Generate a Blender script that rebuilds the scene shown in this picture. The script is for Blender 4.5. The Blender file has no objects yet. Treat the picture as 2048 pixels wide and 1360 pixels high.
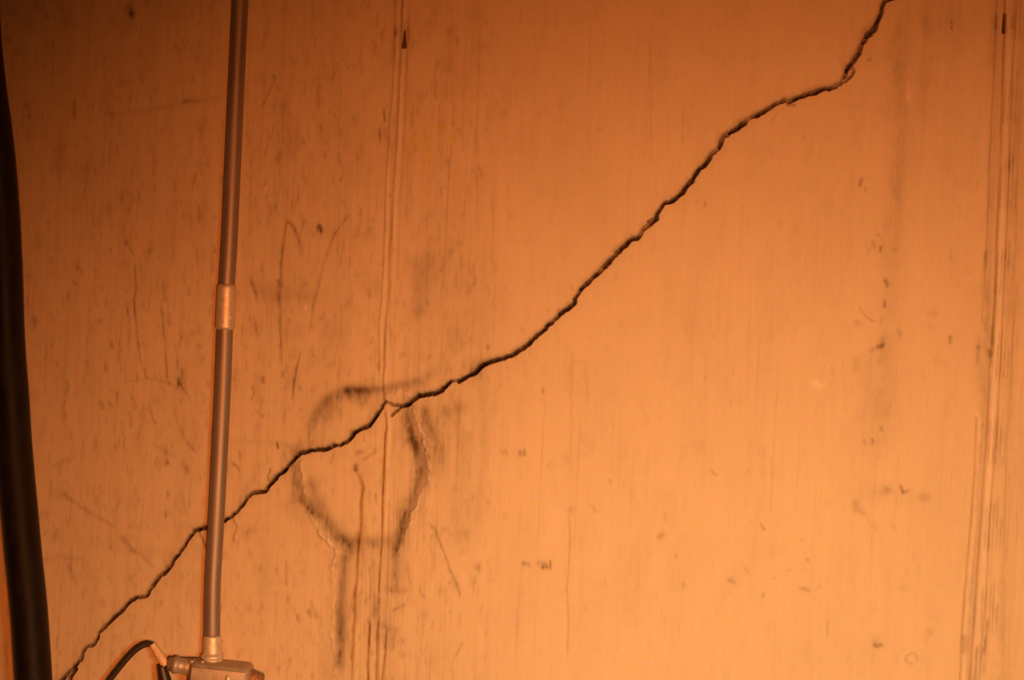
import bpy, bmesh, math, numpy as np
from mathutils import Vector, Matrix

# ------------------------------------------------------------------ frame
S = .65e-3                      # metres per photograph pixel on the wall
TH = math.radians(2.4)          # the camera was held slightly rolled
CT, ST = math.cos(TH), math.sin(TH)
H, DIST = 1.4, 1.93             # camera height and distance to the wall
sc = bpy.context.scene
C = sc.collection

def px2w(px, py, d=0.0):
    """photo pixel -> world point standing d metres off the wall (wall plane y=0)"""
    k = (DIST - d) / DIST
    dx, dz = (px - 1024) * S * k, (680 - py) * S * k
    return Vector((dx * CT - dz * ST, -d, H + dx * ST + dz * CT))

cam = bpy.data.cameras.new('camera')
cam.sensor_width = 36
cam.lens = 36 * DIST / (2048 * S)
cam.clip_start = .02
co = bpy.data.objects.new('camera', cam); C.objects.link(co)
co.matrix_world = Matrix(((CT, -ST, 0, 0), (0, 0, -1, -DIST), (ST, CT, 0, H), (0, 0, 0, 1)))
cam.dof.use_dof = True; cam.dof.focus_distance = 1.85; cam.dof.aperture_fstop = 2.6   # the photo is a touch soft
sc.camera = co

w = bpy.data.worlds.new('world'); sc.world = w; w.use_nodes = True
w.node_tree.nodes['Background'].inputs[0].default_value = (.6, .22, .06, 1)
w.node_tree.nodes['Background'].inputs[1].default_value = .004

def spot(name, p, aim, half, col, watts, r):
    l = bpy.data.lights.new(name, 'SPOT'); l.energy = watts; l.color = col
    l.spot_size = 2 * half; l.spot_blend = 1; l.shadow_soft_size = r
    o = bpy.data.objects.new(name, l); C.objects.link(o)
    o.location = p
    o.rotation_euler = (Vector(aim) - Vector(p)).to_track_quat('-Z', 'Y').to_euler()
K = 40.0  # two spots added in place of one warm lamp, to redden dim areas
spot('yellow_spot', (.299, -1.243, H - .311), (.369, 0, H - .742), .997, (.95, 1, .495), .815 * K, .14)
spot('red_spot', (.192, -2.168, H - .171), (.330, 0, H - .522), .672, (1, .2445, .0441), 5.50 * K, .12)

vs = sc.view_settings
vs.view_transform = 'Standard'; vs.look = 'None'; vs.gamma = 1; vs.use_curve_mapping = False
vs.exposure = 0

# ------------------------------------------------------------------ helpers
def tag(o, label=None, cat=None, group=None, kind=None):
    for k, v in (('label', label), ('category', cat), ('group', group), ('kind', kind)):
        if v: o[k] = v
    return o

def link(name, me, mat, parent=None, smooth=True):
    me.name = name
    if mat: me.materials.append(mat)
    if smooth: me.polygons.foreach_set('use_smooth', [True] * len(me.polygons))
    o = bpy.data.objects.new(name, me); C.objects.link(o)
    if parent: o.parent = parent; o.matrix_parent_inverse = parent.matrix_world.inverted()
    return o

def empty(name, loc):
    o = bpy.data.objects.new(name, None); C.objects.link(o)
    o.matrix_world = Matrix.Translation(loc); o.empty_display_size = .03
    return o

def nodes(name):
    m = bpy.data.materials.new(name); m.use_nodes = True
    nt = m.node_tree; b = nt.nodes['Principled BSDF']
    return m, nt, b

def mat_simple(name, col, rough, metal=0, var=.15, scale=60, bump=0, stretch=(1, 1, 1), rvar=.1):
    m, nt, b = nodes(name)
    tc = nt.nodes.new('ShaderNodeTexCoord'); mp = nt.nodes.new('ShaderNodeMapping')
    mp.inputs['Scale'].default_value = stretch
    nz = nt.nodes.new('ShaderNodeTexNoise'); nz.inputs['Scale'].default_value = scale; nz.inputs['Detail'].default_value = 5
    nt.links.new(tc.outputs['Object'], mp.inputs[0]); nt.links.new(mp.outputs[0], nz.inputs['Vector'])
    r = nt.nodes.new('ShaderNodeMapRange'); r.inputs[1].default_value = .3; r.inputs[2].default_value = .7
    r.inputs[3].default_value = 1 - var; r.inputs[4].default_value = 1 + var
    nt.links.new(nz.outputs[0], r.inputs[0])
    mx = nt.nodes.new('ShaderNodeVectorMath'); mx.operation = 'SCALE'; mx.inputs[0].default_value = col
    nt.links.new(r.outputs[0], mx.inputs['Scale']); nt.links.new(mx.outputs[0], b.inputs['Base Color'])
    r2 = nt.nodes.new('ShaderNodeMapRange'); r2.inputs[1].default_value = .3; r2.inputs[2].default_value = .7
    r2.inputs[3].default_value = rough - rvar; r2.inputs[4].default_value = rough + rvar
    nt.links.new(nz.outputs[0], r2.inputs[0]); nt.links.new(r2.outputs[0], b.inputs['Roughness'])
    b.inputs['Metallic'].default_value = metal
    if bump:
        bp = nt.nodes.new('ShaderNodeBump'); bp.inputs['Strength'].default_value = .6; bp.inputs['Distance'].default_value = bump
        nt.links.new(nz.outputs[0], bp.inputs['Height']); nt.links.new(bp.outputs[0], b.inputs['Normal'])
    return m

def sweep(path, radii, n=32, closed=True):
    """tube through world points with a radius each"""
    P = [Vector(p) for p in path]; bm = bmesh.new(); rings = []
    up = Vector((0, -1, 0)); 
    for i, p in enumerate(P):
        t = (P[min(i + 1, len(P) - 1)] - P[max(i - 1, 0)]).normalized()
        a = up - t * up.dot(t)
        if a.length < 1e-4: a = Vector((1, 0, 0)) - t * t.x
        a.normalize(); up = a; b = t.cross(a)
        rings.append([bm.verts.new(p + (a * math.cos(q) + b * math.sin(q)) * radii[i]) for q in (2 * math.pi * k / n for k in range(n))])
    for r0, r1 in zip(rings, rings[1:]):
        for k in range(n): bm.faces.new((r0[k], r0[(k + 1) % n], r1[(k + 1) % n], r1[k]))
    if closed: bm.faces.new(rings[0][::-1]); bm.faces.new(rings[-1])
    bmesh.ops.recalc_face_normals(bm, faces=bm.faces)
    me = bpy.data.meshes.new('m'); bm.to_mesh(me); bm.free()
    return me

def smooth_path(pts, step):
    """Catmull-Rom through pts, resampled every step metres"""
    P = [np.array(p, float) for p in pts]; P = [2 * P[0] - P[1]] + P + [2 * P[-1] - P[-2]]; out = []
    for i in range(1, len(P) - 2):
        for t in np.linspace(0, 1, 24, endpoint=False):
            a, b, c, d = P[i - 1:i + 3]
            out.append(.5 * (2 * b + (c - a) * t + (2 * a - 5 * b + 4 * c - d) * t * t + (3 * b - a - 3 * c + d) * t ** 3))
    out.append(P[-2]); out = np.array(out)
    L = np.r_[0, np.cumsum(np.linalg.norm(np.diff(out, axis=0), axis=1))]
    n = max(2, int(L[-1] / step) + 1); s = np.linspace(0, L[-1], n)
    return np.stack([np.interp(s, L, out[:, k]) for k in range(out.shape[1])], 1)

# ------------------------------------------------------------------ the wall surface
# Wall pixels: (u, v) = photo pixels turned upright, v upwards, origin at frame centre.
def uv(p):
    dx, dz = p[0] - 1024, 680 - p[1]
    return (dx * CT - dz * ST, dx * ST + dz * CT)

STEP = 1.6
def axis(lo, hi, far_lo, far_hi):
    a = list(np.arange(lo, hi + STEP, STEP)); x, s = a[-1], STEP
    while x < far_hi: s = min(s * 1.5, 160); x += s; a.append(min(x, far_hi))
    x, s = a[0], STEP; pre = []
    while x > far_lo: s = min(s * 1.5, 160); x -= s; pre.append(max(x, far_lo))
    return np.array(pre[::-1] + a), len(pre), len(a)
US, U0, _ = axis(-1070, 1070, -3600, 3600)
VS, V0, _ = axis(-740, 740, -H / S, 2000)
NU, NV = len(US), len(VS)
UU, VV = np.meshgrid(US, VS)
rng = np.random.default_rng(7)

def vnoise(su, sv, seed, octs=3, gain=.5):
    """smooth value noise, feature size (su, sv) wall pixels, range about -1..1"""
    tot = np.zeros_like(UU); amp = 1; nrm = 0
    for o in range(octs):
        a, b = su / 2 ** o, sv / 2 ** o
        x = (UU + 3700) / a + o * 17.3; y = (VV + 2300) / b + o * 9.1
        g = np.random.default_rng(seed * 31 + o).uniform(-1, 1, (256, 256))
        xi, yi = np.floor(x).astype(int), np.floor(y).astype(int); fx, fy = x - xi, y - yi
        fx = fx * fx * (3 - 2 * fx); fy = fy * fy * (3 - 2 * fy)
        G = lambda i, j: g[j & 255, i & 255]
        tot += amp * ((G(xi, yi) * (1 - fx) + G(xi + 1, yi) * fx) * (1 - fy) + (G(xi, yi + 1) * (1 - fx) + G(xi + 1, yi + 1) * fx) * fy)
        nrm += amp; amp *= gain
    return tot / nrm

def window(u0, u1, v0, v1):
    a, b = np.searchsorted(US, (u0, u1)); c, d = np.searchsorted(VS, (v0, v1))
    return slice(max(c - 1, 0), d + 1), slice(max(a - 1, 0), b + 1)

def segdist(P, m, extra=None):
    """distance field to polyline P (wall px) in a margin m; returns D, side, interpolated extras"""
    D = np.full(UU.shape, 1e6, np.float32); SD = np.zeros_like(D)
    E = [np.zeros_like(D) for _ in (extra or [])]
    for i in range(len(P) - 1):
        (x0, y0), (x1, y1) = P[i][:2], P[i + 1][:2]
        w_ = window(min(x0, x1) - m, max(x0, x1) + m, min(y0, y1) - m, max(y0, y1) + m)
        X, Y = UU[w_] - x0, VV[w_] - y0; ex, ey = x1 - x0, y1 - y0; L = ex * ex + ey * ey + 1e-9
        t = np.clip((X * ex + Y * ey) / L, 0, 1); d = np.hypot(X - t * ex, Y - t * ey)
        k = d < D[w_]
        D[w_] = np.where(k, d, D[w_]); SD[w_] = np.where(k, np.sign(ex * Y - ey * X), SD[w_])
        for e, x in zip(E, extra or []): e[w_] = np.where(k, x[i] * (1 - t) + x[i + 1] * t, e[w_])
    return D, SD, E

def jag(P, amp, sub=3, seed=1):
    g = np.random.default_rng(seed); out = []
    for i in range(len(P) - 1):
        a, b = np.array(P[i], float), np.array(P[i + 1], float); L = np.hypot(*(b - a)[:2]); n = max(1, min(sub, int(L / 4)))
        nrm = np.array([-(b - a)[1], (b - a)[0]]) / (L + 1e-9)
        for k in range(n):
            p = a + (b - a) * k / n
            if k: p[:2] += nrm * g.normal() * amp
            out.append(p)
    out.append(np.array(P[-1], float)); return np.array(out)

hgt = np.zeros_like(UU); dirt = np.zeros_like(UU); rust = np.zeros_like(UU)
pale = np.zeros_like(UU); yel = np.zeros_like(UU)

N_fine = vnoise(5, 14, 3, 3); N_mid = vnoise(26, 50, 4, 4); N_big = vnoise(240, 320, 5, 4)
N_streak = vnoise(5, 160, 6, 3, .6); N_streak2 = vnoise(16, 420, 8, 3, .6); N_spk = vnoise(7, 9, 9, 2)

def mix_max(F, w_, val): F[w_] = np.maximum(F[w_], val)
def stroke(F, pts, wid, s, patch=.5, seed=0, mode='add', fade=True, power=2, gain=1.0):
    """brush a soft line of width wid and strength s (photo px points) into field F"""
    P = [uv(p) for p in pts]
    if len(P) == 1: P = [P[0], (P[0][0] + .5, P[0][1])]
    m = wid * 2.2 + 3
    us, vs_ = [p[0] for p in P], [p[1] for p in P]
    W = window(min(us) - m, max(us) + m, min(vs_) - m, max(vs_) + m)
    X, Y = UU[W], VV[W]; D = np.full(X.shape, 1e6); A = np.zeros(X.shape); tot = sum(math.hypot(P[i+1][0]-P[i][0], P[i+1][1]-P[i][1]) for i in range(len(P)-1)); acc = 0
    # ragged edges
    Xn = X + N_mid[W] * wid * .35 + N_fine[W] * min(wid * .4, 3); Yn = Y + N_fine[W] * min(wid * .4, 4)
    for i in range(len(P) - 1):
        x0, y0 = P[i]; ex, ey = P[i + 1][0] - x0, P[i + 1][1] - y0; L = ex * ex + ey * ey + 1e-9
        t = np.clip(((Xn - x0) * ex + (Yn - y0) * ey) / L, 0, 1); d = np.hypot(Xn - x0 - t * ex, Yn - y0 - t * ey)
        k = d < D; D = np.where(k, d, D); A = np.where(k, (acc + t * math.sqrt(L)) / (tot + 1e-9), A); acc += math.sqrt(L)
    f = np.exp(-(D / (wid * .62)) ** power)
    if fade and tot > 12: f = f * np.clip(np.minimum(A, 1 - A) * 8 + .35, 0, 1)
    f = f * s * gain * (1 + patch * (N_fine[W] * .6 + N_mid[W] * .6))
    F[W] = F[W] + np.clip(f, 0, None) if mode == 'add' else np.maximum(F[W], f)

# --- the crack: photo pixel x, y, opening width, how open (1 = gaping, 0 = bridged)
CR = [(60,1420,5,.8),(108,1374,6,.9),(127,1357,8,1),(135,1347,7,1),(148,1335,6,.8),(161,1320,6,.8),(165,1304,5,.7),(172,1295,4.5,.6),(185,1291,6.5,.9),(195,1277,5.5,.8),
(197,1266,5,.6),(212,1251,6,.8),(230,1233,7,1),(245,1220,6.5,.9),(262,1201,6.5,1),(273,1195,6,.8),(292,1193,6.5,.9),(299,1180,6,.8),(311,1163,7,1),(320,1151,6.5,.9),
(333,1142,7.5,1),(344,1127,6.5,1),(352,1114,6,.9),(365,1098,5,.8),(376,1079,5,.7),(389,1061,5.5,.8),(402,1058,7.5,1),(416,1054,7,.9),(432,1048,6,.9),(450,1041,7,1),
(464,1034,4.5,.6),(476,1022,5,.6),(484,1011,6,.8),(493,999,5,.6),(503,987,6,.8),(515,985,7,1),(530,983,7.5,1),(536,974,6.5,1),(546,962,7.5,1),(556,950,7.5,1),(569,941,6.5,.9),
(579,929,6,.8),(591,915,7,.9),(602,905,7.5,1),(618,902,7,.9),(635,899,7.5,1),(651,899,7,.9),(668,891,7.5,1),(676,891,4,.4),(682,890,6,.8),(696,882,7.5,1),(707,866,9,1),(721,858,7.5,1),
(738,851,8,1),(748,838,6.5,.9),(756,826,5.5,.8),(762,819,5,.7),(768,808,4.5,.8),(771,803,4.5,.6),(776,805,4,.3),(791,811,5,.4),(800,813,6,.6),(807,812,6,.7),(815,810,8,1),(828,799,8.5,1),
(838,791,9,1),(852,789,8.5,.9),(869,787,9.5,1),(883,781,9.5,1),(894,770,7,1),(903,762,5.5,.6),(911,761,4,.25),(918,762,8,1),(931,755,7.5,1),(951,745,8,1),(968,729,8.5,1),(988,721,8.5,1),(1009,716,8,1),
(1025,710,8.5,1),(1042,698,9,1),(1058,687,9.5,1),(1071,674,8.5,1),(1085,662,8.5,1),(1100,647,8,.9),(1104,645,7,.6),(1110,638,6,.3),(1118,631,9.5,1),(1128,621,9,1),(1148,607,9.5,1),
(1152,594,6,.8),(1163,577,6.5,.8),(1174,566,9,1),(1183,558,6,.5),(1194,548,8,.8),(1204,537,8,.7),(1210,532,11,1),(1221,519,10.5,1),(1227,513,6,.5),(1238,502,10.5,1),(1258,482,9.5,1),(1270,476,9,1),(1278,473,7.5,.9),
(1285,461,6,.35),(1293,453,8,.6),(1305,444,9,.8),(1313,437,8.5,1),(1318,422,6.5,.9),(1326,409,6,.7),(1345,401,8.5,1),(1365,385,10,1),(1374,372,9,1),(1387,356,7.5,1),(1396,341,8.5,1),
(1409,330,9,1),(1422,310,7.5,.7),(1432,300,7,.6),(1439,294,8,.8),(1444,279,8.5,.6),(1450,270,8,.35),(1462,264,9,1),(1473,257,10,1),(1490,245,9.5,1),(1496,238,6,.35),(1506,233,7,.6),(1515,230,10,1),(1532,220,8,.9),
(1548,209,7.5,.7),(1565,202,8,.6),(1583,201,9.5,.8),(1598,194,9,.9),(1623,185,9,.9),(1644,178,9.5,1),(1665,174,8.5,.7),(1681,167,7,.45),(1688,156,7,.5),(1693,145,7,.6),(1697,133,8,.9),(1706,123,9,.9),
(1718,107,8.5,.7),(1724,88.5,8,.6),(1730,78,9,.8),(1737,68,14,1),(1747,58,14.5,1),(1752,49,10,1),(1757,39,7.5,1),(1763,25,7,1),(1765,12,6.5,.9),(1770,2,8,1),(1785,-3,6,.9),(1806,-12,6,.9),(1850,-36,6,.8),(1920,-70,6,.6)]
Pc = np.array([(*uv(p), p[2], p[3]) for p in CR]); Pc = jag(Pc, .75, 3, 5)
g = np.random.default_rng(11); Pc[:, 2] *= 1 + g.normal(size=len(Pc)) * .12
D, SD, (Wd, Op) = segdist(Pc, 34, [Pc[:, 2], Pc[:, 3]])
D = D + N_fine * .7
# profile: steep lip on the lower right, sloping broken edge on the upper left
sd = D * np.where(SD > 0, 1, -1) + Wd * .18          # bottom of the cleft lies towards the lower lip
core = np.where(sd > 0, np.clip(1.15 - sd / (Wd * .44 + .5), 0, 1), np.clip(1.15 + sd / (Wd * .26 + .4), 0, 1))
cham = np.where(SD > 0, np.clip(1 - D / (Wd * 1.45), 0, 1), np.clip(1 - D / (Wd * .70), 0, 1))
br = np.clip(Op - .05 + N_spk * .55, 0, 1) * np.interp(UU, (-700, -500), (.8, 1))
hgt -= core * 34 * br * br + cham * (3.2 + 1.5 * N_fine) + np.clip(1 - D / (Wd * .6), 0, 1) * 5
crack_mask = cham.copy()
dirt += np.clip(cham * 1.3, 0, 1) * (.34 + .25 * N_fine) + core * .36 * br
dirt += np.exp(-(D / 13) ** 2) * .10
MAIN_D = D.copy()

def side_crack(pts, wid, depth, seed, s=.5):
    global crack_mask, hgt, dirt
    P = jag([uv(p) for p in pts], .5, 3, seed); d, _, _ = segdist(P, 12); d = d + N_fine * .5
    c = np.clip(1.15 - d / (wid * .5 + .5), 0, 1) * np.clip(1 + N_spk * .5, 0, 1.2)
    hgt -= c * depth; dirt += c * s; crack_mask = np.maximum(crack_mask, np.clip(c * .9, 0, 1))
side_crack([(1696,136),(1705,134),(1708,142),(1703,152),(1690,163)], 5, 12, 1)
side_crack([(803,812),(796,820),(788,826),(784,831)], 5, 10, 2)
side_crack([(395,1060),(401,1073),(407,1085),(413,1097)], 4.5, 7, 3, .4)
side_crack([(466,1040),(472,1052),(469,1066),(465,1082)], 3.5, 3, 4, .3)
side_crack([(536,960),(534,952),(538,944),(540,938)], 3.5, 4, 5, .35)
side_crack([(1583,203),(1575,209),(1590,208)], 4, 6, 6, .35)
side_crack([(1556,222),(1550,232),(1543,240)], 2, 2, 7, .15)
side_crack([(1297,443),(1306,437)], 4, 10, 8)
side_crack([(150,1338),(140,1352),(137,1366)], 9, 30, 9, .6)

# --- raised mortar crust: a broken, heart-shaped ring round the crack
ridge = np.zeros_like(UU)
def crust(pts, wid, height, p=.6):
    global hgt, pale, ridge
    P = jag([uv(q) for q in pts], 1.6, 4, int(pts[0][0])); d, _, _ = segdist(P, 30)
    d = d + N_mid * 3.0 + N_fine * 1.8
    f = np.exp(-(d / (wid * .55)) ** 2) * np.clip(.75 + .55 * N_spk + .3 * N_mid, 0, 1.3)
    hgt += f * height; pale += f * p * 1.7 * np.clip(.7 + N_spk, 0, 1.4); ridge = np.maximum(ridge, np.exp(-(d / (wid * .9)) ** 2))
crust([(602,926),(606,945),(606,970),(610,995),(618,1020),(632,1048),(648,1076),(668,1092),(674,1103),(668,1128),(666,1160)], 9, 5.0, .50)
crust([(666,1160),(668,1200),(665,1240),(664,1275),(668,1310),(672,1350)], 6, 2.2, .22)
crust([(822,812),(830,832),(838,850),(849,868),(851,890),(853,905),(858,930),(857,955),(846,985),(836,1008),(824,1035),(814,1060),(803,1085),(797,1106)], 9, 6.0, .55)
crust([(846,880),(850,895),(852,915)], 6, 4, .7)
crust([(788,782),(800,780),(812,786),(815,796)], 9, 5, .7)
crust([(775,800),(790,800),(800,806)], 7, 3, .4)
crust([(623,845),(621,868),(622,892)], 6, 3, .4)
crust([(637,842),(639,856)], 4, 2.5, .5)
crust([(812,1190),(808,1206),(792,1222)], 8, 2, .25)

for pts, wid, s in (
    ([(616,862),(624,836),(640,812),(660,794),(684,779),(700,776)], 15, .24),
    ([(684,777),(705,778),(735,779),(765,777)], 10, .46), ([(690,782),(725,785),(745,790)], 14, .34), ([(770,774),(800,768),(835,763)], 9, .34),
    ([(835,763),(860,748),(872,735)], 14, .18), ([(712,800),(730,806)], 16, .2), ([(650,840),(665,826)], 18, .26), ([(645,870),(650,850)], 9, .22),
    ([(588,925),(586,950),(588,975)], 9, .40), ([(595,990),(610,1010),(628,1028)], 12, .42), ([(622,960),(632,1000),(650,1015)], 12, .3), ([(580,905),(600,890)], 14, .18),
    ([(612,1005),(640,1030),(668,1060),(690,1085),(700,1100)], 15, .36), ([(682,1070),(700,1090),(696,1110)], 13, .36), ([(735,1082),(755,1086)], 12, .34), ([(700,1078),(780,1080)], 12, .2),
    ([(688,1110),(684,1180),(686,1240),(682,1300),(680,1345)], 13, .26), ([(684,1230),(686,1290)], 12, .16), ([(680,1330),(682,1300)], 8, .2),
    ([(814,815),(818,840),(826,868)], 7, .42), ([(826,870),(830,890),(838,920),(842,950)], 14, .50), ([(833,880),(832,900)], 12, .32), ([(846,810),(856,840),(868,880)], 13, .22), ([(862,850),(872,895),(868,930)], 15, .16), ([(868,905),(872,890)], 26, .12),
    ([(840,950),(830,985),(818,1015),(806,1050)], 11, .42), ([(806,1050),(796,1080),(790,1105)], 12, .50), ([(812,1020),(815,1060)], 7, .15),
    ([(790,1105),(792,1140),(795,1180)], 10, .26), ([(780,1180),(800,1183),(818,1182)], 8, .28), ([(816,1190),(812,1208),(796,1218),(785,1222)], 5, .4),
    ([(748,1222)], 9, .6), ([(745,1205),(750,1235)], 9, .25), ([(752,1245),(775,1255),(792,1262)], 9, .26), ([(792,1255),(786,1280),(782,1298)], 6, .3), ([(735,1195),(730,1210)], 6, .22),
    ([(716,904),(726,903)], 7, .4), ([(752,893),(752,903),(738,912),(727,921)], 4.5, .42), ([(713,930),(713,940)], 6, .75), ([(760,1060),(762,1180)], 22, .1),
    ([(793,825),(790,850),(792,1000)], 10, .06),
    ): stroke(dirt, pts, wid * 1.2, s, .7, gain=.58)
# the damp brown band that follows the crust
for pts, wid, s in (
    ([(618,885),(622,850),(635,822),(655,800),(685,785),(720,781),(765,779),(835,766)], 22, .26), ([(640,842),(655,822),(675,805)], 26, .16), ([(700,795),(740,800)], 26, .12),
    ([(590,918),(592,960),(605,995),(630,1022),(655,1048),(680,1076),(702,1098)], 30, .32), ([(622,950),(634,990),(655,1020)], 20, .14), ([(585,960),(590,1010)], 22, .12),
    ([(815,812),(822,845),(832,880),(840,915),(840,950),(827,990),(812,1030),(800,1065),(790,1105)], 26, .34), ([(846,812),(868,865),(870,925),(862,960)], 26, .20),
    ([(702,1092),(692,1130),(688,1200),(686,1290),(678,1355)], 20, .24), ([(700,1086),(745,1088),(790,1090)], 24, .18), ([(792,1100),(790,1190)], 20, .16), ([(745,1195),(770,1250),(785,1300)], 34, .16),
    ([(735,1060),(750,1360)], 60, .07), ([(575,905),(640,880)], 24, .12), ([(830,775),(880,740)], 20, .12), ([(560,1000),(600,1030)], 24, .08)):
    stroke(dirt, pts, wid, s, .35)
for x0, x1, s_ in ((694, 690, .2), (727, 722, .22), (733, 730, .16), (748, 741, .22), (783, 772, .2), (789, 782, .2), (795, 790, .14), (801, 797, .14)):
    stroke(rust, [(x0, 900 + (x0 * 37) % 180), (x0 - 2, 1080), (x1, 1200), (x1 - 3, 1365)], 2.2, s_, .9)
for pts, wid, s in (
    ([(713,940),(721,955),(727,975),(723,1005),(722,1050),(716,1110),(714,1150),(708,1200),(707,1260),(704,1310),(703,1370)], 5.5, .8),
    ([(722,1180),(714,1200)], 7, .3), ([(716,1060),(715,1110)], 9, .3), ([(707,1180),(709,1240)], 9, .3), ([(718,1200),(712,1250)], 8, .25),
    ([(771,825),(773,850),(770,880),(769,910),(768,960),(765,1000),(765,1040),(763,1090),(760,1130),(758,1180),(757,1216)], 3.2, .9),
    ([(758,1230),(754,1290),(752,1370)], 3.6, .6), ([(741,1245),(739,1270),(737,1300),(735,1330),(738,1370)], 4, .95), ([(774,1255),(771,1300),(767,1330),(764,1370)], 3.6, .8),
    ([(727,870),(729,885)], 3, .35), ([(752,985),(753,1010)], 3, .4), ([(779,1000),(777,1060),(775,1180),(776,1220)], 2.4, .45), ([(738,1130),(741,1180),(739,1200)], 2.5, .4), ([(759,1262),(757,1360)], 2.4, .4),
    ([(748,1120),(748,1200)], 2.2, .35), ([(1137,1030),(1141,1070),(1138,1120),(1134,1180),(1137,1240),(1135,1310)], 3, .32), ([(975,695)], 7, .4), ([(1145,700),(1141,960)], 6, .12), ([(1170,720),(1175,800)], 5, .16),
    ([(960,330),(965,360)], 5, .12), ([(1300,60),(1302,330)], 4, .12), ([(700,860),(700,868)], 4, .2), ([(1978,700),(1979,716)], 8, .5),
    ([(1180,60),(1178,300)], 5, .10), ([(960,60),(952,330)], 4, .14), ([(985,380),(984,560)], 4, .10), ([(1500,560),(1496,800)], 5, .08),
    ): stroke(rust, pts, wid, s, .5)

# --- joints left by the formwork boards
def joint(pts, wid, depth, s, ridge_off=0, ridge_h=0, ridge_w=3):
    global hgt, dirt, rust, pale
    P = jag([uv(p) for p in pts], .35, 6, int(pts[0][0])); d, sd, _ = segdist(P, 40)
    br_ = np.clip(.8 + .6 * vnoise(9, 90, int(pts[0][0]) % 97, 3), .1, 1.3)
    f = np.exp(-(d / (wid * .6)) ** 2) * br_
    hgt -= f * depth; dirt += f * s * .75; rust += f * s * .7
    if ridge_h:
        right = np.where(sd * (P[-1][1] - P[0][1]) < 0, d, -d)
        q = np.exp(-((right - ridge_off) / ridge_w) ** 2) * (d < 39)
        hgt += q * ridge_h * br_; pale += q * .30 * br_
EXT = lambda a, b, k: (a[0] + (a[0] - b[0]) * k, a[1] + (a[1] - b[1]) * k)
LM = [(806,-60),(803.7,0),(802,50),(800.5,106),(796,165),(794.5,221),(791.6,287),(789,325),(784,400),(781,475),(778,520),(777.5,577),(773,625),(769,665),(768,720),(765,765),(768,800)]
joint(LM, 3.4, 2.0, .42, 6, 1.6, 3)
joint([(790,0),(787,132),(783,198),(778,243),(777.5,275),(771,362),(769,450),(766,525),(762,600),(757,640),(757,700),(758,765)], 2.6, 1.0, .28, 5, .8, 3)
joint([(817,0),(813.6,132),(810,198),(808,265),(802,362),(799,412),(796,500),(795,560)], 2.6, 1.0, .24)
joint([(797,-20),(792,60),(789,110)], 2.2, .8, .2)
joint([(768,810),(772,850),(769,900),(767,960),(765,1040),(762,1090),(757,1150),(755,1220),(751,1380)], 2.4, 1.0, .15, 7, 1.0, 3)
joint([(785,470),(783,560),(779,640),(782,700)], 2.2, .8, .2)
RM = [(2015,-60),(2010,0),(2009,65),(2005.5,200),(2000.5,350),(1994,475),(1990.5,600),(1985.5,680),(1980.5,730),(1975.5,855),(1968,955),(1958,1105),(1948,1255),(1940.5,1360),(1935,1420)]
joint(RM, 4.2, 2.4, .42, 11, 2.2, 7)
joint([(2032,-60),(2030,65),(2020,250),(2015,450),(2007,575),(2003,705),(1993,880),(1980,1030),(1973,1180),(1963,1290),(1958,1420)], 2.8, 1.4, .34)
joint([(1994,-20),(1988,150),(1980,300),(1976,430),(1973,500),(1965,640)], 2.8, 1.0, .26)
joint([(1953,835),(1950,930),(1943,1030),(1933,1155),(1923,1280),(1919,1420)], 3.2, 1.4, .36, 8, 1.0, 4)
joint([(2045,220),(2036,330),(2032,480),(2027,640),(2024,800)], 2, .7, .2)
joint([(2036,560),(2024,700),(2014,900),(2008,1100),(2003,1280)], 1.8, .6, .18)
joint([(2044,860),(2035,1000),(2030,1200)], 1.8, .6, .18)
joint([(2023,980),(2013,1120),(2008,1300)], 1.8, .6, .16)
for pts, wid, s in (([(1955,1290),(1950,1370)], 6, .3), ([(1975,1240),(1968,1310)], 5, .35), ([(1972,1270),(1966,1350)], 8, .2), ([(1929,1270),(1926,1310)], 6, .3), ([(1978,705)], 10, .3), ([(1985,650),(1984,690)], 7, .18), ([(1958,690),(1955,730)], 6, .25), ([(1972,500),(1970,540)], 6, .25), ([(1978,410),(1985,420)], 5, .2)):
    stroke(dirt, pts, wid, s, .7)
stroke(pale, [(1980,738),(1982,752)], 7, .45, .3)
stroke(dirt, [(1996,-20),(1990,200),(1982,420),(1975,640),(1966,860),(1950,1100),(1932,1380)], 13, .16, .8, fade=False)
stroke(dirt, [(2040,-20),(2034,250),(2028,500),(2020,760),(2012,1000),(2000,1380)], 26, .10, .9, fade=False)
for x_, s_ in ((2018, .22), (2026, .26), (2034, .2), (2041, .24), (2048, .2)):
    for y_ in range(-40, 1300, 170): stroke(dirt, [(x_ - (y_ * .045), y_ + (x_ * 7) % 60), (x_ - (y_ + 120) * .045, y_ + 120)], 2.4, s_, .9)
# rusted form-tie recesses
def pit(x_, y_, w0, w1, h_, depth):
    global hgt, dirt, rust
    u0, v0 = uv((x_, y_)); W = window(u0 - 24, u0 + 24, v0 - h_, v0 + h_)
    X, Y = UU[W] - u0, VV[W] - v0; t = np.clip((Y + h_ / 2) / h_, 0, 1)
    half = (w1 * (1 - t) + w0 * t) / 2
    f = np.clip((half - np.abs(X)) / 1.6 + .5, 0, 1) * np.clip((h_ / 2 - np.abs(Y)) / 2 + .5, 0, 1)
    hgt[W] -= f * depth; dirt[W] += f * .62; rust[W] += f * .8
pit(808.5, 78, 2, 10, 36, 9); pit(2009, 46, 5.5, 6.5, 40, 10)
stroke(dirt, [(815,56),(819,82)], 9, .22); stroke(dirt, [(1993,30),(1992,60)], 10, .2); stroke(dirt, [(2024,30),(2024,60)], 10, .22); stroke(dirt, [(793,60),(792,72)], 6, .25)
stroke(rust, [(815,40),(812,95)], 8, .25)

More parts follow.
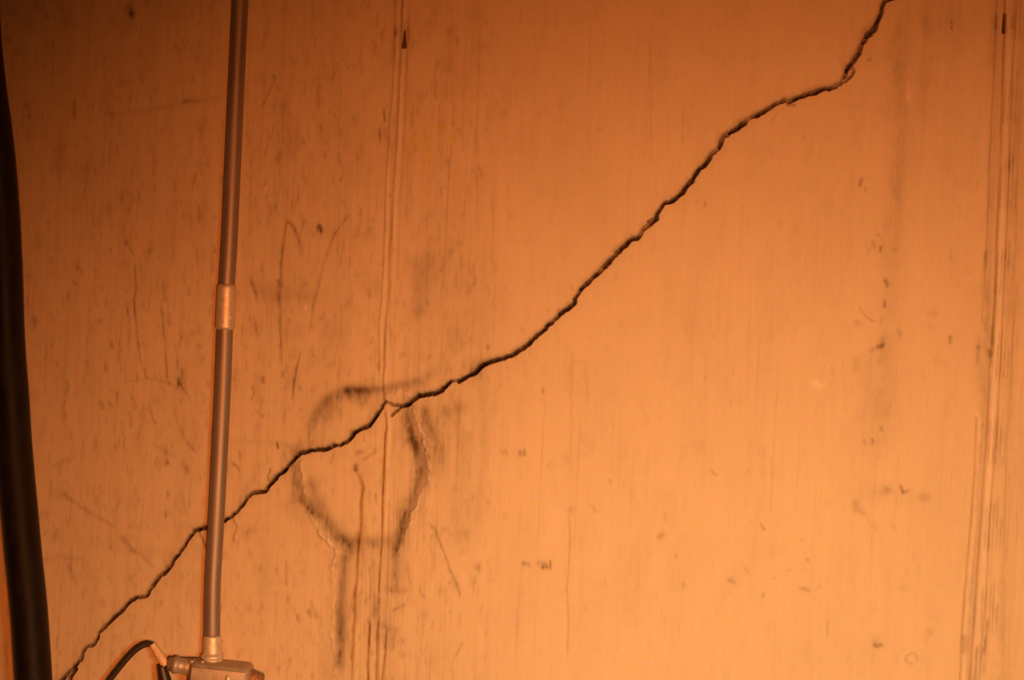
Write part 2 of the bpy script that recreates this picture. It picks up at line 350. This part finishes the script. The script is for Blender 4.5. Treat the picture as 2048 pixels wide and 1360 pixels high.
# --- stains, scuffs and scratches with a shape of their own
for pts, wid, s in (
    ([(260,14),(262,22)], 10, .30), ([(264,29)], 8, .6), ([(17,78)], 9, .35), ([(27,140)], 8, .2), ([(171,277)], 5, .4), ([(158,276)], 5, .15), ([(55,232)], 6, .2),
    ([(640,452),(642,461)], 7, .8), ([(555,562),(557,572)], 6, .65), ([(548,153),(548,160)], 6, .45), ([(546,165),(536,190),(527,210)], 3, .3),
    ([(573,440),(568,475),(566,500),(563,525),(560,560)], 3.2, .42), ([(562,540),(560,580),(557,600),(559,650),(561,700),(560,725)], 6, .24), ([(560,600),(562,720)], 3, .28),
    ([(575,441),(584,450),(592,462)], 4.5, .45), ([(592,462),(599,485),(602,520)], 4, .18), ([(698,430),(690,440)], 5, .25), ([(690,440),(672,465),(660,490),(652,515)], 3.5, .26), ([(655,500),(640,560),(627,610),(618,670)], 3.5, .25),
    ([(601,700),(595,730),(590,760),(585,800)], 3.2, .42), ([(500,575),(560,590),(640,592)], 26, .17), ([(505,560),(512,600)], 7, .22),
    ([(440,197),(380,203),(330,215),(270,224),(200,230)], 8, .17), ([(366,204),(392,199)], 8, .22), ([(372,200)], 8, .25),
    ([(269,520),(271,560),(273,575),(268,599),(272,646),(275,681),(280,716),(284,736)], 2.6, .42), ([(270,585),(268,640)], 7, .18), ([(256,615),(258,650),(259,681)], 2.4, .4), ([(287,735),(290,750),(296,760)], 3, .45), ([(250,720),(251,765)], 2.4, .25),
    ([(326,560),(327,605)], 2.6, .3), ([(322,612),(325,627),(327,660),(329,686),(333,728),(334,759),(340,770)], 2.6, .48), ([(339,625),(340,650)], 4, .25), ([(350,690),(353,709),(355,740)], 2.4, .42), ([(358,755),(358,773)], 5, .5), ([(360,765),(368,780),(375,790)], 3, .45), ([(366,735),(365,770)], 5, .2), ([(250,762),(300,758),(345,768),(372,790)], 4, .16),
    ([(301,820),(306,838),(313,850)], 3, .42), ([(259,822),(262,840),(262,856)], 5, .28), ([(348,825),(355,850),(366,870),(380,890),(395,905)], 5, .22), ([(223,683),(225,697)], 4.5, .45), ([(70,635),(72,650)], 8, .28), ([(188,643),(202,641)], 9, .26), ([(203,804),(205,815)], 4.5, .35), ([(220,805),(223,815)], 5, .3), ([(113,725),(115,735)], 3.5, .25), ([(132,780),(133,790)], 4, .25), ([(136,588),(137,598)], 4, .25), ([(209,596),(212,610)], 5, .28), ([(153,525),(155,536)], 5, .4), ([(163,540),(165,548)], 3, .35), ([(58,552)], 13, .25), ([(310,175),(312,180)], 6, .1), ([(254,485)], 7, .25),
    ([(125,983),(135,992)], 8, .26), ([(135,995),(165,1015),(190,1032),(222,1050),(232,1058)], 6, .26), ([(240,1070),(262,1098),(275,1105)], 8, .30), ([(275,1105),(292,1118),(308,1136)], 5, .26), ([(221,1055),(220,1100)], 3, .2), ([(105,935),(125,920),(142,916)], 9, .17), ([(92,1120),(125,1112),(160,1118)], 8, .17), ([(130,1115),(140,1140),(152,1170)], 7, .24), ([(100,1070),(180,1085),(330,1108)], 24, .08),
    ([(334,918),(337,930)], 4, .45), ([(335,980),(337,995)], 4, .35), ([(372,935),(376,945)], 5, .25), ([(312,890),(345,910)], 9, .16), ([(400,950),(402,960)], 4, .2), ([(370,930),(372,950)], 9, .15),
    ([(466,925),(475,935),(480,944)], 3.5, .4), ([(478,900),(482,915)], 3, .2), ([(554,882),(557,898)], 3, .55), ([(568,900),(572,925)], 4, .2), ([(760,255),(760,285)], 3, .4), ([(768,218),(769,245)], 2.6, .55), ([(560,300),(556,330)], 6, .25), ([(650,302),(648,318)], 4, .35), ([(677,305),(680,330)], 7, .25), ([(665,350),(664,370)], 4, .25), ([(597,370),(596,405)], 2.6, .4), ([(648,405),(647,415)], 3, .25), ([(532,385),(533,395)], 5, .3), ([(552,408),(553,420)], 5, .25), ([(527,205)], 4, .2), ([(915,258),(917,268)], 5, .2), ([(528,52),(528,90),(523,100)], 3, .2),
    ([(504,770),(508,785),(503,800)], 4, .3), ([(510,820),(526,835)], 4, .25), ([(526,755),(527,765)], 4, .45), ([(700,740),(698,750)], 3, .3), ([(644,625),(646,640)], 8, .2), ([(626,712)], 6, .28), ([(566,740),(566,755)], 6, .3), ([(517,705),(518,720)], 2.5, .3), ([(530,900),(534,930)], 4, .18), ([(450,880),(590,890)], 10, .10), ([(502,550),(504,575)], 5, .25), ([(512,580),(512,605)], 4, .25),
    ([(1724,356),(1719,374)], 4.5, .5), ([(1731,376),(1730,384)], 3.5, .3), ([(1757,470)], 4, .3), ([(1747,487),(1748,494)], 8, .30), ([(1762,494),(1761,502)], 4, .42), ([(1738,498),(1737,505)], 4, .25), ([(1790,500)], 8, .22), ([(1770,562),(1773,568)], 8, .60), ([(1772,574)], 4, .45), ([(1769,603),(1769,613)], 4.5, .6), ([(1718,612),(1722,624),(1735,636),(1750,644)], 3.5, .32), ([(1762,636),(1762,645)], 4, .25), ([(1716,646)], 11, .24), ([(1768,670),(1765,690),(1755,692)], 9, .30), ([(1750,695),(1745,700),(1770,688)], 7, .32), ([(1795,660),(1800,668)], 7, .2), ([(1860,624),(1872,632)], 12, .20), ([(1901,675),(1900,685)], 6, .42), ([(1862,655)], 10, .12), ([(1714,715),(1712,740)], 10, .15), ([(1870,720)], 14, .10),
    ([(1745,880),(1746,887)], 4, .5), ([(1728,880),(1730,888)], 4, .22), ([(1763,852),(1764,865)], 5, .3), ([(1800,972),(1804,983)], 5, .62), ([(1808,984),(1816,983)], 5, .45), ([(1768,982),(1775,972)], 11, .25), ([(1755,985),(1780,980),(1760,990)], 8, .18), ([(1840,990),(1860,998)], 10, .18), ([(1713,1000),(1712,1024)], 12, .24), ([(1722,1022),(1730,1030)], 8, .18), ([(1740,1048),(1755,1058)], 12, .14), ([(1785,1052)], 11, .16), ([(1700,980),(1860,1000)], 40, .06), ([(1745,1288),(1756,1292),(1766,1290)], 6, .42), ([(1752,1285)], 12, .15), ([(1888,720),(1890,740)], 8, .10), ([(1958,672),(1956,700)], 7, .18),
    ([(1076,1126),(1096,1128)], 7, .24), ([(1084,1134),(1098,1134)], 6.5, .48), ([(1101,1120),(1102,1138)], 3, .45), ([(1046,1126),(1058,1128),(1059,1134)], 6, .32), ([(953,1128),(956,1142)], 9, .38), ([(948,1155),(945,1165)], 9, .18), ([(1003,902),(1006,908)], 4, .28), ([(1010,900),(1013,911)], 3.5, .34), ([(1025,902),(1026,910)], 3, .2), ([(1040,902),(1041,910)], 4, .34), ([(1049,900),(1050,909)], 5, .34), ([(1046,905)], 8, .12), ([(1180,1010),(1192,1024)], 5, .26), ([(1057,1155),(1058,1162)], 4, .15), ([(1209,1160),(1208,1170)], 6, .2), ([(1220,960),(1220,965)], 3, .3), ([(1133,912),(1138,925)], 8, .14), ([(1098,926),(1097,932)], 5, .16), ([(1010,1034)], 12, .12), ([(1138,1025),(1145,1015)], 9, .2),
    ([(858,1045),(872,1063),(880,1085),(890,1110),(900,1140),(912,1165),(921,1190)], 3.6, .40), ([(885,1060),(892,1058)], 9, .22), ([(895,1070),(935,1065)], 12, .14), ([(900,1160),(915,1175)], 12, .18), ([(839,1176),(842,1190),(852,1196)], 3, .26), ([(926,1284),(918,1298),(911,1312)], 4, .3), ([(816,1130),(820,1170)], 2.5, .22),
    ([(617,1222),(620,1232)], 6, .35), ([(628,1218),(636,1235),(640,1255)], 9, .26), ([(595,1232),(600,1242)], 6, .25), ([(609,1260),(614,1275)], 10, .2), ([(572,1120),(572,1170)], 3, .38), ([(575,1190),(577,1205)], 4, .25), ([(549,1180),(551,1240)], 5, .15), ([(870,1050),(868,1140)], 5, .10),
    ([(1325,1070),(1318,1076)], 9, .28), ([(1365,1078)], 12, .12), ([(1352,1108),(1353,1115)], 4, .22), ([(1458,1158),(1472,1168)], 7, .30), ([(1491,1135),(1494,1145)], 6, .22), ([(1548,1156)], 4.5, .32), ([(1528,1188),(1527,1194)], 4, .25), ([(1602,1176),(1622,1182)], 7, .28), ([(1615,1120)], 5.5, .35), ([(1603,1080)], 5, .22), ([(1522,1050),(1528,1058)], 5, .35), ([(1502,1045)], 4, .18), ([(1422,940),(1435,952)], 5, .25), ([(1579,1140)], 6, .18), ([(1637,1173)], 6, .18), ([(1367,1165),(1368,1172)], 3, .2), ([(1805,1175)], 12, .15), ([(1855,1260),(1865,1268)], 10, .18), ([(1655,1240),(1655,1275)], 4, .2), ([(1331,1040),(1331,1030)], 7, .15),
    ([(1366,278)], 5, .10), ([(1560,440),(1563,450)], 5, .1), ([(1742,117),(1738,121)], 6, .28), ([(1903,40),(1904,60)], 2.6, .5), ([(1141,571),(1142,578)], 5, .22), ([(1042,655),(1045,665)], 5, .14), ([(925,480),(905,500),(895,505)], 9, .18), ([(1086,776),(1088,785)], 3.5, .25), ([(1208,255),(1195,258)], 6, .15), ([(1412,405),(1410,412)], 4, .25), ([(1395,405)], 4, .15), ([(1485,412)], 4, .2), ([(1490,118)], 6, .14),
    # broad stains
    ([(962,480),(958,640),(955,700)], 36, .10), ([(930,420),(880,520),(850,640)], 70, .09), ([(965,700),(968,900),(955,1060)], 14, .13), ([(915,790),(920,900),(930,1100)], 50, .10), ([(945,740),(972,725)], 10, .15), ([(890,830),(930,810)], 24, .15), ([(905,700),(915,620)], 24, .10), ([(850,500),(840,640)], 24, .10),
    ([(1808,-30),(1800,250),(1790,450),(1780,650),(1775,900)], 34, .13), ([(1805,100),(1798,420)], 14, .09), ([(1735,700),(1740,900)], 44, .08), ([(1860,20),(1845,250)], 26, .09), ([(1870,-10),(1900,60)], 60, .10),
    ([(650,250),(600,900)], 120, .05), ([(380,700),(360,900)], 80, .06), ([(300,400),(300,600)], 100, .05), ([(1640,1330),(1600,1290)], 30, .05),
    ): stroke(dirt, pts, wid * 1.15, s, .8, gain=.88)
for a in range(14):   # small round pop-out beside the right joint
    t = a / 13 * 5.2 + 1.2; stroke(dirt, [(1823 + 11 * math.cos(t), 1317 + 10 * math.sin(t))], 5, .14)
for pts, wid, s in (([(531,377),(532,388)], 5, .8), ([(534,374)], 4, .3), ([(541,396)], 2, .5), ([(612,610),(613,618)], 4.5, .6), ([(1815,168),(1817,205)], 10, .35), ([(1815,195)], 8, .3), ([(1622,768),(1648,770)], 9, .35), ([(1632,763)], 6, .3), ([(930,830),(932,860)], 12, .3), ([(1110,1010),(1112,1090)], 30, .08), ([(755,740),(757,760)], 5, .35), ([(1820,1322)], 9, .2), ([(1660,110),(1690,160)], 6, .12)):
    stroke(pale, pts, wid, s, .3)
for pts in ([(845,270),(850,282),(853,296),(862,320)], [(838,262),(828,275),(832,310)], [(860,252),(885,255),(900,275),(893,300)], [(850,300),(848,330)], [(862,320),(850,345)]):
    stroke(yel, pts, 8, .5, .4)
stroke(yel, [(850,272),(857,290)], 7, .5, .3)

# --- countless little pits and drag marks, thicker on the left boards
g = np.random.default_rng(23)
n = 0
while n < 1300:
    x_, y_ = g.uniform(-20, 2070), g.uniform(-20, 1380)
    dens = .95 if x_ < 620 else (.55 if x_ < 980 else (.12 if x_ < 1900 else .45))
    if y_ < 150: dens *= .5
    if g.random() > dens: continue
    L = g.gamma(2.0, 6.5) + 3; a = g.normal() * .12 + (.04 if x_ < 400 else 0)
    s = g.uniform(.04, .22) * (1 if x_ < 1000 else .55); wd = g.uniform(1.8, 4.2)
    if g.random() < .12: wd *= 2; s *= .6; L *= .5
    stroke(dirt, [(x_, y_), (x_ + a * L + g.normal(), y_ + L * .5), (x_ + a * L * 1.5, y_ + L)], wd, s, .6); n += 1
# long faint drag lines
for k in range(70):
    x_ = g.uniform(0, 2048) if k % 3 else g.uniform(0, 1000); y_ = g.uniform(-40, 1200); L = g.uniform(60, 320)
    stroke(dirt if k % 2 else rust, [(x_, y_), (x_ - L * .03, y_ + L * .5), (x_ - L * .055, y_ + L)], g.uniform(1.6, 3), g.uniform(.05, .13), .8)

# overall board grain
lefty = 1 / (1 + np.exp((UU + 40) / 26)); righty = 1 / (1 + np.exp(-(UU - 955) / 10))
grain = .4 + .6 * np.maximum(lefty, righty) + .55 * np.exp(-((UU + 190) / 90) ** 2)
dirt += np.clip(N_streak - .12, 0, 1) * .15 * grain + np.clip(N_streak2, 0, 1) * .08 * grain
dirt += np.clip(vnoise(9, 26, 31, 3) - .22, 0, 1) * .34 * (.3 + .7 * lefty) + np.clip(N_mid - .12, 0, 1) * .20 * (.45 + .55 * lefty) + np.clip(N_big, -.2, 1) * .07 + .03 * lefty
dirt += np.clip(vnoise(60, 90, 12, 4) - .2, 0, 1) * .16 * (.4 + .6 * lefty)
rust += np.clip(vnoise(10, 260, 14, 3) - .2, 0, 1) * .16 * grain
pale += np.clip(-N_streak - .2, 0, 1) * .10 * grain
hgt += N_streak * .16 + N_fine * .10 + N_mid * .35 - np.clip(dirt - .25, 0, .5) * 1.2 * (crack_mask < .02)
dirt += np.clip(ridge, 0, 1) * .05

inside = (np.abs(UU) < 1075) & (np.abs(VV) < 745)
fade = np.clip((1110 - np.abs(UU)) / 40, 0, 1) * np.clip((780 - np.abs(VV)) / 40, 0, 1)
hgt *= fade

# --- materials for the wall
def wall_mat():
    m, nt, b = nodes('aged_concrete'); N = nt.nodes; Lk = nt.links.new
    at = N.new('ShaderNodeAttribute'); at.attribute_name = 'wear'
    ay = N.new('ShaderNodeAttribute'); ay.attribute_name = 'paint'
    sp = N.new('ShaderNodeSeparateColor'); Lk(at.outputs['Color'], sp.inputs[0])
    tc = N.new('ShaderNodeTexCoord')
    def noise(scale, st, det=4):
        mp = N.new('ShaderNodeMapping'); mp.inputs['Scale'].default_value = st
        nz = N.new('ShaderNodeTexNoise'); nz.inputs['Scale'].default_value = scale; nz.inputs['Detail'].default_value = det
        Lk(tc.outputs['Object'], mp.inputs[0]); Lk(mp.outputs[0], nz.inputs['Vector']); return nz.outputs[0]
    def rng_(x, a, b_, lo=.3, hi=.7):
        r = N.new('ShaderNodeMapRange'); r.inputs[1].default_value = lo; r.inputs[2].default_value = hi
        r.inputs[3].default_value = a; r.inputs[4].default_value = b_; Lk(x, r.inputs[0]); return r.outputs[0]
    def mixc(f, a, b_):
        x = N.new('ShaderNodeMix'); x.data_type = 'RGBA'; x.blend_type = 'MIX'
        Lk(f, x.inputs[0])
        for s_, v in ((6, a), (7, b_)):
            if isinstance(v, tuple): x.inputs[s_].default_value = (*v, 1)
            else: Lk(v, x.inputs[s_])
        return x.outputs[2]
    def scale(c, f):
        x = N.new('ShaderNodeVectorMath'); x.operation = 'SCALE'; Lk(c, x.inputs[0]); Lk(f, x.inputs['Scale']); return x.outputs[0]
    hue = noise(170, (1, 1, .7), 2)
    base = mixc(rng_(hue, 0, 1, .35, .65), (.615, .445, .352), (.592, .478, .305))
    base = scale(base, rng_(noise(170, (1, 1, .05)), .982, 1.018))
    base = scale(base, rng_(noise(900, (1, 1, .6), 3), .955, 1.045))
    base = scale(base, rng_(noise(14, (1, 1, .5)), .975, 1.025))
    c = mixc(sp.outputs[2], base, (.80, .66, .56))
    c = mixc(ay.outputs['Fac'], c, (.62, .44, .10))
    x = N.new('ShaderNodeMix'); x.data_type = 'RGBA'; x.blend_type = 'MULTIPLY'; Lk(sp.outputs[1], x.inputs[0]); Lk(c, x.inputs[6]); x.inputs[7].default_value = (.45, .28, .10, 1)
    y = N.new('ShaderNodeMix'); y.data_type = 'RGBA'; y.blend_type = 'MULTIPLY'; Lk(sp.outputs[0], y.inputs[0]); Lk(x.outputs[2], y.inputs[6]); y.inputs[7].default_value = (.15, .105, .06, 1)
    Lk(y.outputs[2], b.inputs['Base Color'])
    b.inputs['Roughness'].default_value = .93; b.inputs['Specular IOR Level'].default_value = .12
    bp = N.new('ShaderNodeBump'); bp.inputs['Strength'].default_value = .35; bp.inputs['Distance'].default_value = .0004
    Lk(noise(700, (1, 1, .35)), bp.inputs['Height']); Lk(bp.outputs[0], b.inputs['Normal'])
    return m
M_wall = wall_mat()

# --- build the wall, with the crack and the mortar crust as parts of it
co_ = np.stack([UU * S, -hgt * S, VV * S + H], -1).reshape(-1, 3)
idx = np.arange(NU * NV).reshape(NV, NU)
quads = np.stack([idx[:-1, :-1], idx[:-1, 1:], idx[1:, 1:], idx[1:, :-1]], -1)
def cellmax(F): return np.maximum(np.maximum(F[:-1, :-1], F[:-1, 1:]), np.maximum(F[1:, :-1], F[1:, 1:]))
insq = inside[:-1, :-1]
is_crack = (cellmax(crack_mask) > .04) & insq
is_ridge = (cellmax(ridge) > .42) & ~is_crack & insq
wear = np.stack([np.clip(dirt, 0, .97), np.clip(rust, 0, .95), np.clip(pale, 0, .9), np.ones_like(dirt)], -1).reshape(-1, 4)
paint = np.clip(yel, 0, .8).reshape(-1)

# smooth vertex normals of the whole height field, so that the parts join without a visible edge
dh_du = np.gradient(hgt, US, axis=1); dh_dv = np.gradient(hgt, VS, axis=0)
nrm = np.stack([-dh_du, -np.ones_like(hgt), -dh_dv], -1); nrm /= np.linalg.norm(nrm, axis=-1, keepdims=True); nrm = nrm.reshape(-1, 3)

def submesh(name, q, slab=False):
    q = q.reshape(-1, 4); used, inv = np.unique(q, return_inverse=True); q2 = inv.reshape(-1, 4)
    vco = co_[used]; wr = wear[used]; pn = paint[used]; nr = nrm[used]
    faces = [q2]
    if slab:            # back and edges of the wall, 25 cm thick
        loop = np.concatenate([idx[0, :], idx[1:, -1], idx[-1, -2::-1], idx[-2:0:-1, 0]])
        lo = np.searchsorted(used, loop); nb = len(vco); m_ = len(lo)
        back = vco[lo].copy(); back[:, 1] = .25
        vco = np.r_[vco, back]; wr = np.r_[wr, wr[lo]]; pn = np.r_[pn, pn[lo]]; nr = np.r_[nr, np.tile([0, 1, 0], (m_, 1))]
        a = np.arange(m_); b_ = (a + 1) % m_
        faces.append(np.stack([lo[a], nb + a, nb + b_, lo[b_]], -1))
    F = np.concatenate(faces)
    me = bpy.data.meshes.new(name)
    me.vertices.add(len(vco)); me.vertices.foreach_set('co', vco.astype(np.float32).ravel())
    nf = len(F); extra = 0
    loops = F.ravel(); starts = np.arange(nf) * 4; totals = np.full(nf, 4)
    if slab:
        ng = np.arange(nb, nb + m_)[::-1]; loops = np.r_[loops, ng]; starts = np.r_[starts, nf * 4]; totals = np.r_[totals, m_]; nf += 1
    me.loops.add(len(loops)); me.loops.foreach_set('vertex_index', loops.astype(np.int32))
    me.polygons.add(nf); me.polygons.foreach_set('loop_start', starts.astype(np.int32))
    me.polygons.foreach_set('loop_total', totals.astype(np.int32))
    me.polygons.foreach_set('use_smooth', np.ones(nf, bool))
    me.update(calc_edges=True)
    a1 = me.color_attributes.new('wear', 'FLOAT_COLOR', 'POINT'); a1.data.foreach_set('color', wr.astype(np.float32).ravel())
    a2 = me.attributes.new('paint', 'FLOAT', 'POINT'); a2.data.foreach_set('value', pn.astype(np.float32))
    me.materials.append(M_wall)
    if not slab: me.normals_split_custom_set_from_vertices(nr.tolist())
    o = bpy.data.objects.new(name, me); C.objects.link(o); return o
wall = submesh('wall_back', quads[~(is_crack | is_ridge)], True)
tag(wall, 'pale board-marked concrete wall with stains and rust drips', kind='structure')
crack = submesh('crack', quads[is_crack]); crack.parent = wall; tag(crack, 'long dark jagged diagonal crack')
rd = submesh('mortar_ridge', quads[is_ridge]); rd.parent = wall; tag(rd, 'raised pale mortar crust in a heart-shaped outline')

# floor at the foot of the wall
bm = bmesh.new(); bmesh.ops.create_cube(bm, size=1)
for v in bm.verts: v.co = Vector((v.co.x * 4.68, v.co.y * 3.2 - 1.35, v.co.z * .1 - .05))
me = bpy.data.meshes.new('floor'); bm.to_mesh(me); bm.free()
tag(link('floor', me, mat_simple('floor_concrete', (.32, .27, .22), .9, var=.2, scale=9), smooth=False), 'grey concrete floor', kind='structure')

# ------------------------------------------------------------------ metal conduit
M_steel = mat_simple('galvanised_steel', (.30, .235, .215), .55, .55, .14, 90, stretch=(1, 1, .08), rvar=.07)
M_zinc = mat_simple('bright_zinc', (.68, .56, .47), .52, .45, .10, 160, bump=.0002, rvar=.08)
M_cast = mat_simple('cast_aluminium', (.45, .365, .31), .55, .45, .12, 140, bump=.0003, rvar=.08)
M_screw = mat_simple('screw_steel', (.72, .62, .52), .35, .9, .1, 200)
M_rusty = mat_simple('rusty_thread', (.36, .19, .11), .6, .5, .45, 260, bump=.0005)

dC = .0110                        # conduit axis off the wall
PXR = S * (DIST - dC) / DIST     # metres per photo pixel at that depth
cpts = [(497.5, -420), (489, -200), (480.5, 0), (469.6, 240), (458.8, 480), (453.4, 568)]
pipe = empty('steel_conduit', px2w(426, 1300, 0.0))
tag(pipe, 'grey steel conduit pipe running up the wall from the cast fitting', 'pipe')
rr = 16.2 * PXR
P = smooth_path([px2w(*p, dC) for p in cpts + [(451, 610)]], .02)
link('upper_tube', sweep(P, [rr] * len(P)), M_steel, pipe)
cpts2 = [(451, 620), (449.5, 665), (445.4, 780), (436.6, 960), (430.5, 1075), (425.8, 1160), (424.2, 1230), (424.2, 1285)]
P = smooth_path([px2w(*p, dC) for p in cpts2], .012)
link('lower_tube', sweep(P, [rr] * len(P)), M_steel, pipe)
cp = smooth_path([px2w(*p, dC) for p in [(454.0, 569), (452.0, 613), (450.2, 659)]], .002)
t = np.linspace(0, 1, len(cp)); rad = 19.2 * PXR * (1 - .12 * np.exp(-(t / .035)) - .12 * np.exp(-((1 - t) / .02)) - .02 * np.exp(-((t - .5) / .03) ** 2))
cpl = link('coupling', sweep(cp, list(rad), 40), M_zinc, pipe); tag(cpl, 'bright zinc coupling sleeve')
for f in (.27, .73):       # set screws
    a = Vector(cp[int(f * (len(cp) - 1))]) + Vector((.55, -.83, 0)).normalized() * (19.0 * PXR - .0008)
    dr = Vector((.75, -.66, 0)).normalized(); a = Vector(cp[int(f * (len(cp) - 1))]) + dr * (19.0 * PXR - .001)
    link('set_screw', sweep([a, a + dr * .0015, a + dr * .0019], [.0024, .0024, .0017], 16), M_zinc, cpl)

# ------------------------------------------------------------------ cast conduit body at the foot of the pipe
body = empty('conduit_body', px2w(440, 1380, 0.0))
tag(body, 'grey cast metal conduit body fixed to the wall under the steel pipe', 'electrical fitting')
def frame(px, py, d, ang):
    """local frame on the wall: x along the body, z up, turned by ang in the photo"""
    o = px2w(px, py, d); a = TH + ang
    X = Vector((math.cos(a), 0, math.sin(a))); Z = Vector((-math.sin(a), 0, math.cos(a))); return o, X, Z
def rbox(o, X, Z, hx, hy, hz, r, seg=6, taper=1.0):
    """rounded box: half sizes along X, off-wall, Z; superellipse-ish via bevel"""
    bm = bmesh.new(); bmesh.ops.create_cube(bm, size=2)
    for v in bm.verts:
        k = taper if v.co.y < 0 else 1
        v.co = Vector((v.co.x * hx * k, v.co.y * hy, v.co.z * hz * k))
    bmesh.ops.bevel(bm, geom=list(bm.edges), offset=r, segments=seg, affect='EDGES', profile=.6)
    Y = Vector((0, 1, 0))
    for v in bm.verts: v.co = o + X * v.co.x + Y * v.co.y + Z * v.co.z
    bmesh.ops.recalc_face_normals(bm, faces=bm.faces)
    me = bpy.data.meshes.new('m'); bm.to_mesh(me); bm.free(); return me
ANG = math.radians(-6)
o, X, Z = frame(440, 1366, .021, ANG)
hx, hy, hz = 62 * S, .0205, 42 * S
link('housing', rbox(o, X, Z, hx, hy, hz, .010, 6, .95), M_cast, body)
Y = Vector((0, -1, 0))
cov = link('cover_plate', rbox(o + Y * (hy + .0012), X, Z, hx * .86, .0018, hz * .82, .0015, 3), M_cast, body)
for sx in (-.6, .6):
    q = o + Y * (hy + .002) + X * hx * sx - Z * hz * .62
    link('cover_screw', sweep([q, q + Y * .0018, q + Y * .003], [.0042, .0040, .0024], 20), M_screw, cov)
for bx, s_, hh in ((-57, 1.0, 12), (-36, 1.1, 15)):      # little cast lugs on the top edge
    q = o + X * bx * S + Z * hz * .86 + Y * .010
    link('lug', sweep([q, q + Z * .0055, q + Z * (hh - 4) * S * .8, q + Z * (hh - 3) * S * .8], [.0032, .0030, .0022, .0010], 16), M_cast, body)
# screw boss at the right front of the housing
q = o + X * 21 * S + Z * 2 * S + Y * (hy + .002); L_ = Z * 24 * S
link('screw_boss', sweep([q, q + L_ * .04, q + L_ * .15, q + L_ * .5, q + L_ * .85, q + L_ * .96, q + L_], [.0012, .0026, .0040, .0044, .0040, .0026, .0012], 24), M_zinc, body)
# hub on the left (stub outlet, tapering to the cord)
q0 = o - X * (hx * .86) + Z * 24 * S + Vector((0, .002, 0)); q1 = o - X * 106 * S + Z * 27 * S
pth = [q0 + (q1 - q0) * t_ for t_ in (0, .35, .6, .62, .8, .82, 1)]
link('side_hub', sweep(pth, [.0125, .0105, .0098, .0112, .0112, .0090, .0086], 32), M_cast, body)
# compression connector below the pipe
base = px2w(424.4, 1326, dC); top = px2w(424.6, 1271, dC); ax = top - base
prof = [(0, 24), (.06, 24.5), (.10, 21), (.16, 20.6), (.20, 23), (.30, 23.2), (.34, 19.6), (.42, 18.9), (.70, 18.3), (.92, 17.8), (.97, 17.2), (1, 16.4)]
pr = []
link('connector', sweep([base + ax * a for a, _ in prof], [b_ * PXR for _, b_ in prof], 40), M_zinc, body)
# rusty threaded nipple on the right
q0 = o + X * hx * .84 + Z * 12 * S; pth, rad = [], []
for k in range(34):
    pth.append(q0 + X * k * .00052 * 1.2); rad.append(.0148 - .0002 * k + (.0011 if k % 3 == 0 else 0))
pth.append(pth[-1] + X * .0005); rad.append(.010)
tag(link('threaded_nipple', sweep(pth, rad, 32), M_rusty, body), 'rust-brown threaded nipple')

# ------------------------------------------------------------------ black corrugated hose
M_hose = mat_simple('black_ribbed_plastic', (.011, .006, .004), .5, 0, .3, 30, stretch=(1, 1, 1), rvar=.08)
dH = .027
hp = [(-52, -520), (-48, -200), (-36, 60), (-24, 180), (-13, 260), (-4, 340), (4, 450), (9, 560), (13, 680), (21, 790), (28, 900), (38, 1010), (47, 1110), (58, 1220), (66.5, 1350), (74, 1500), (80, 1750), (84, 2050), (86, 2690)]
pw = [px2w(x_, y_, dH) for x_, y_ in hp]; pw[-1].z = .004
pitch = 4.6 * S; P = smooth_path(pw, pitch / 6)
PH = S * (DIST - dH) / DIST
ph = (np.arange(len(P)) % 6) / 6
R = 35.5 * PH + .00075 * np.cos(2 * np.pi * ph) ** 1 * 1.0
hose = link('corrugated_hose', sweep(P, list(R), 36), M_hose)
tag(hose, 'thick black corrugated hose curving down the left edge in front of the wall', 'hose')
# ------------------------------------------------------------------ black cord with a pale sleeve
M_cord = mat_simple('black_rubber', (.035, .022, .016), .55, 0, .25, 50)
M_sleeve = mat_simple('tan_tape', (.72, .50, .33), .5, 0, .12, 160, bump=.0002)
M_plug = mat_simple('dark_brown_rubber', (.045, .025, .02), .5, 0, .3, 60)
cord = empty('power_cord', px2w(303, 1287, .03))
tag(cord, 'black cord arching off the wall left of the conduit body with a pale tan sleeve', 'cord')
pl = [(150, 2080, .02), (172, 1600, .018), (190, 1420, .018), (212, 1372, .018), (233, 1343, .018), (250, 1322, .018), (268, 1303, .018), (282, 1293, .018), (294, 1288.5, .018), (304, 1289, .018), (309, 1293, .019)]
P = smooth_path([px2w(*p) for p in pl], .003)
tt = np.linspace(0, 1, len(P))
link('cable', sweep(P, [5.6 * S] * len(P), 24), M_cord, cord)
P = smooth_path([px2w(*p) for p in [(304, 1288, .019), (310, 1297, .019), (317, 1308, .020), (325, 1320, .021), (331, 1331, .021)]], .0015)
tt = np.linspace(0, 1, len(P))
tag(link('sleeve', sweep(P, list((6.2 + 2.4 * np.clip(tt * 1.6, 0, 1) - 1.0 * np.clip(tt - .8, 0, 1) * 5) * S), 24), M_sleeve, cord), 'pale tan tapered sleeve')
pk = [px2w(*p) for p in [(323, 1330, .021), (325, 1340, .021), (328, 1352, .021), (331, 1368, .021), (334, 1400, .03), (336, 1450, .03)]]
P = smooth_path(pk, .003); tt = np.linspace(0, 1, len(P))
link('plug', sweep(P, list((8.5 + 5.0 * np.clip(tt * 3, 0, 1)) * S), 28), M_plug, cord)
P = smooth_path([px2w(336, 1445, .03), px2w(338, 1600, .03), px2w(330, 2000, .03)], .01)
link('cable', sweep(P, [5.6 * S] * len(P), 20), M_cord, cord)
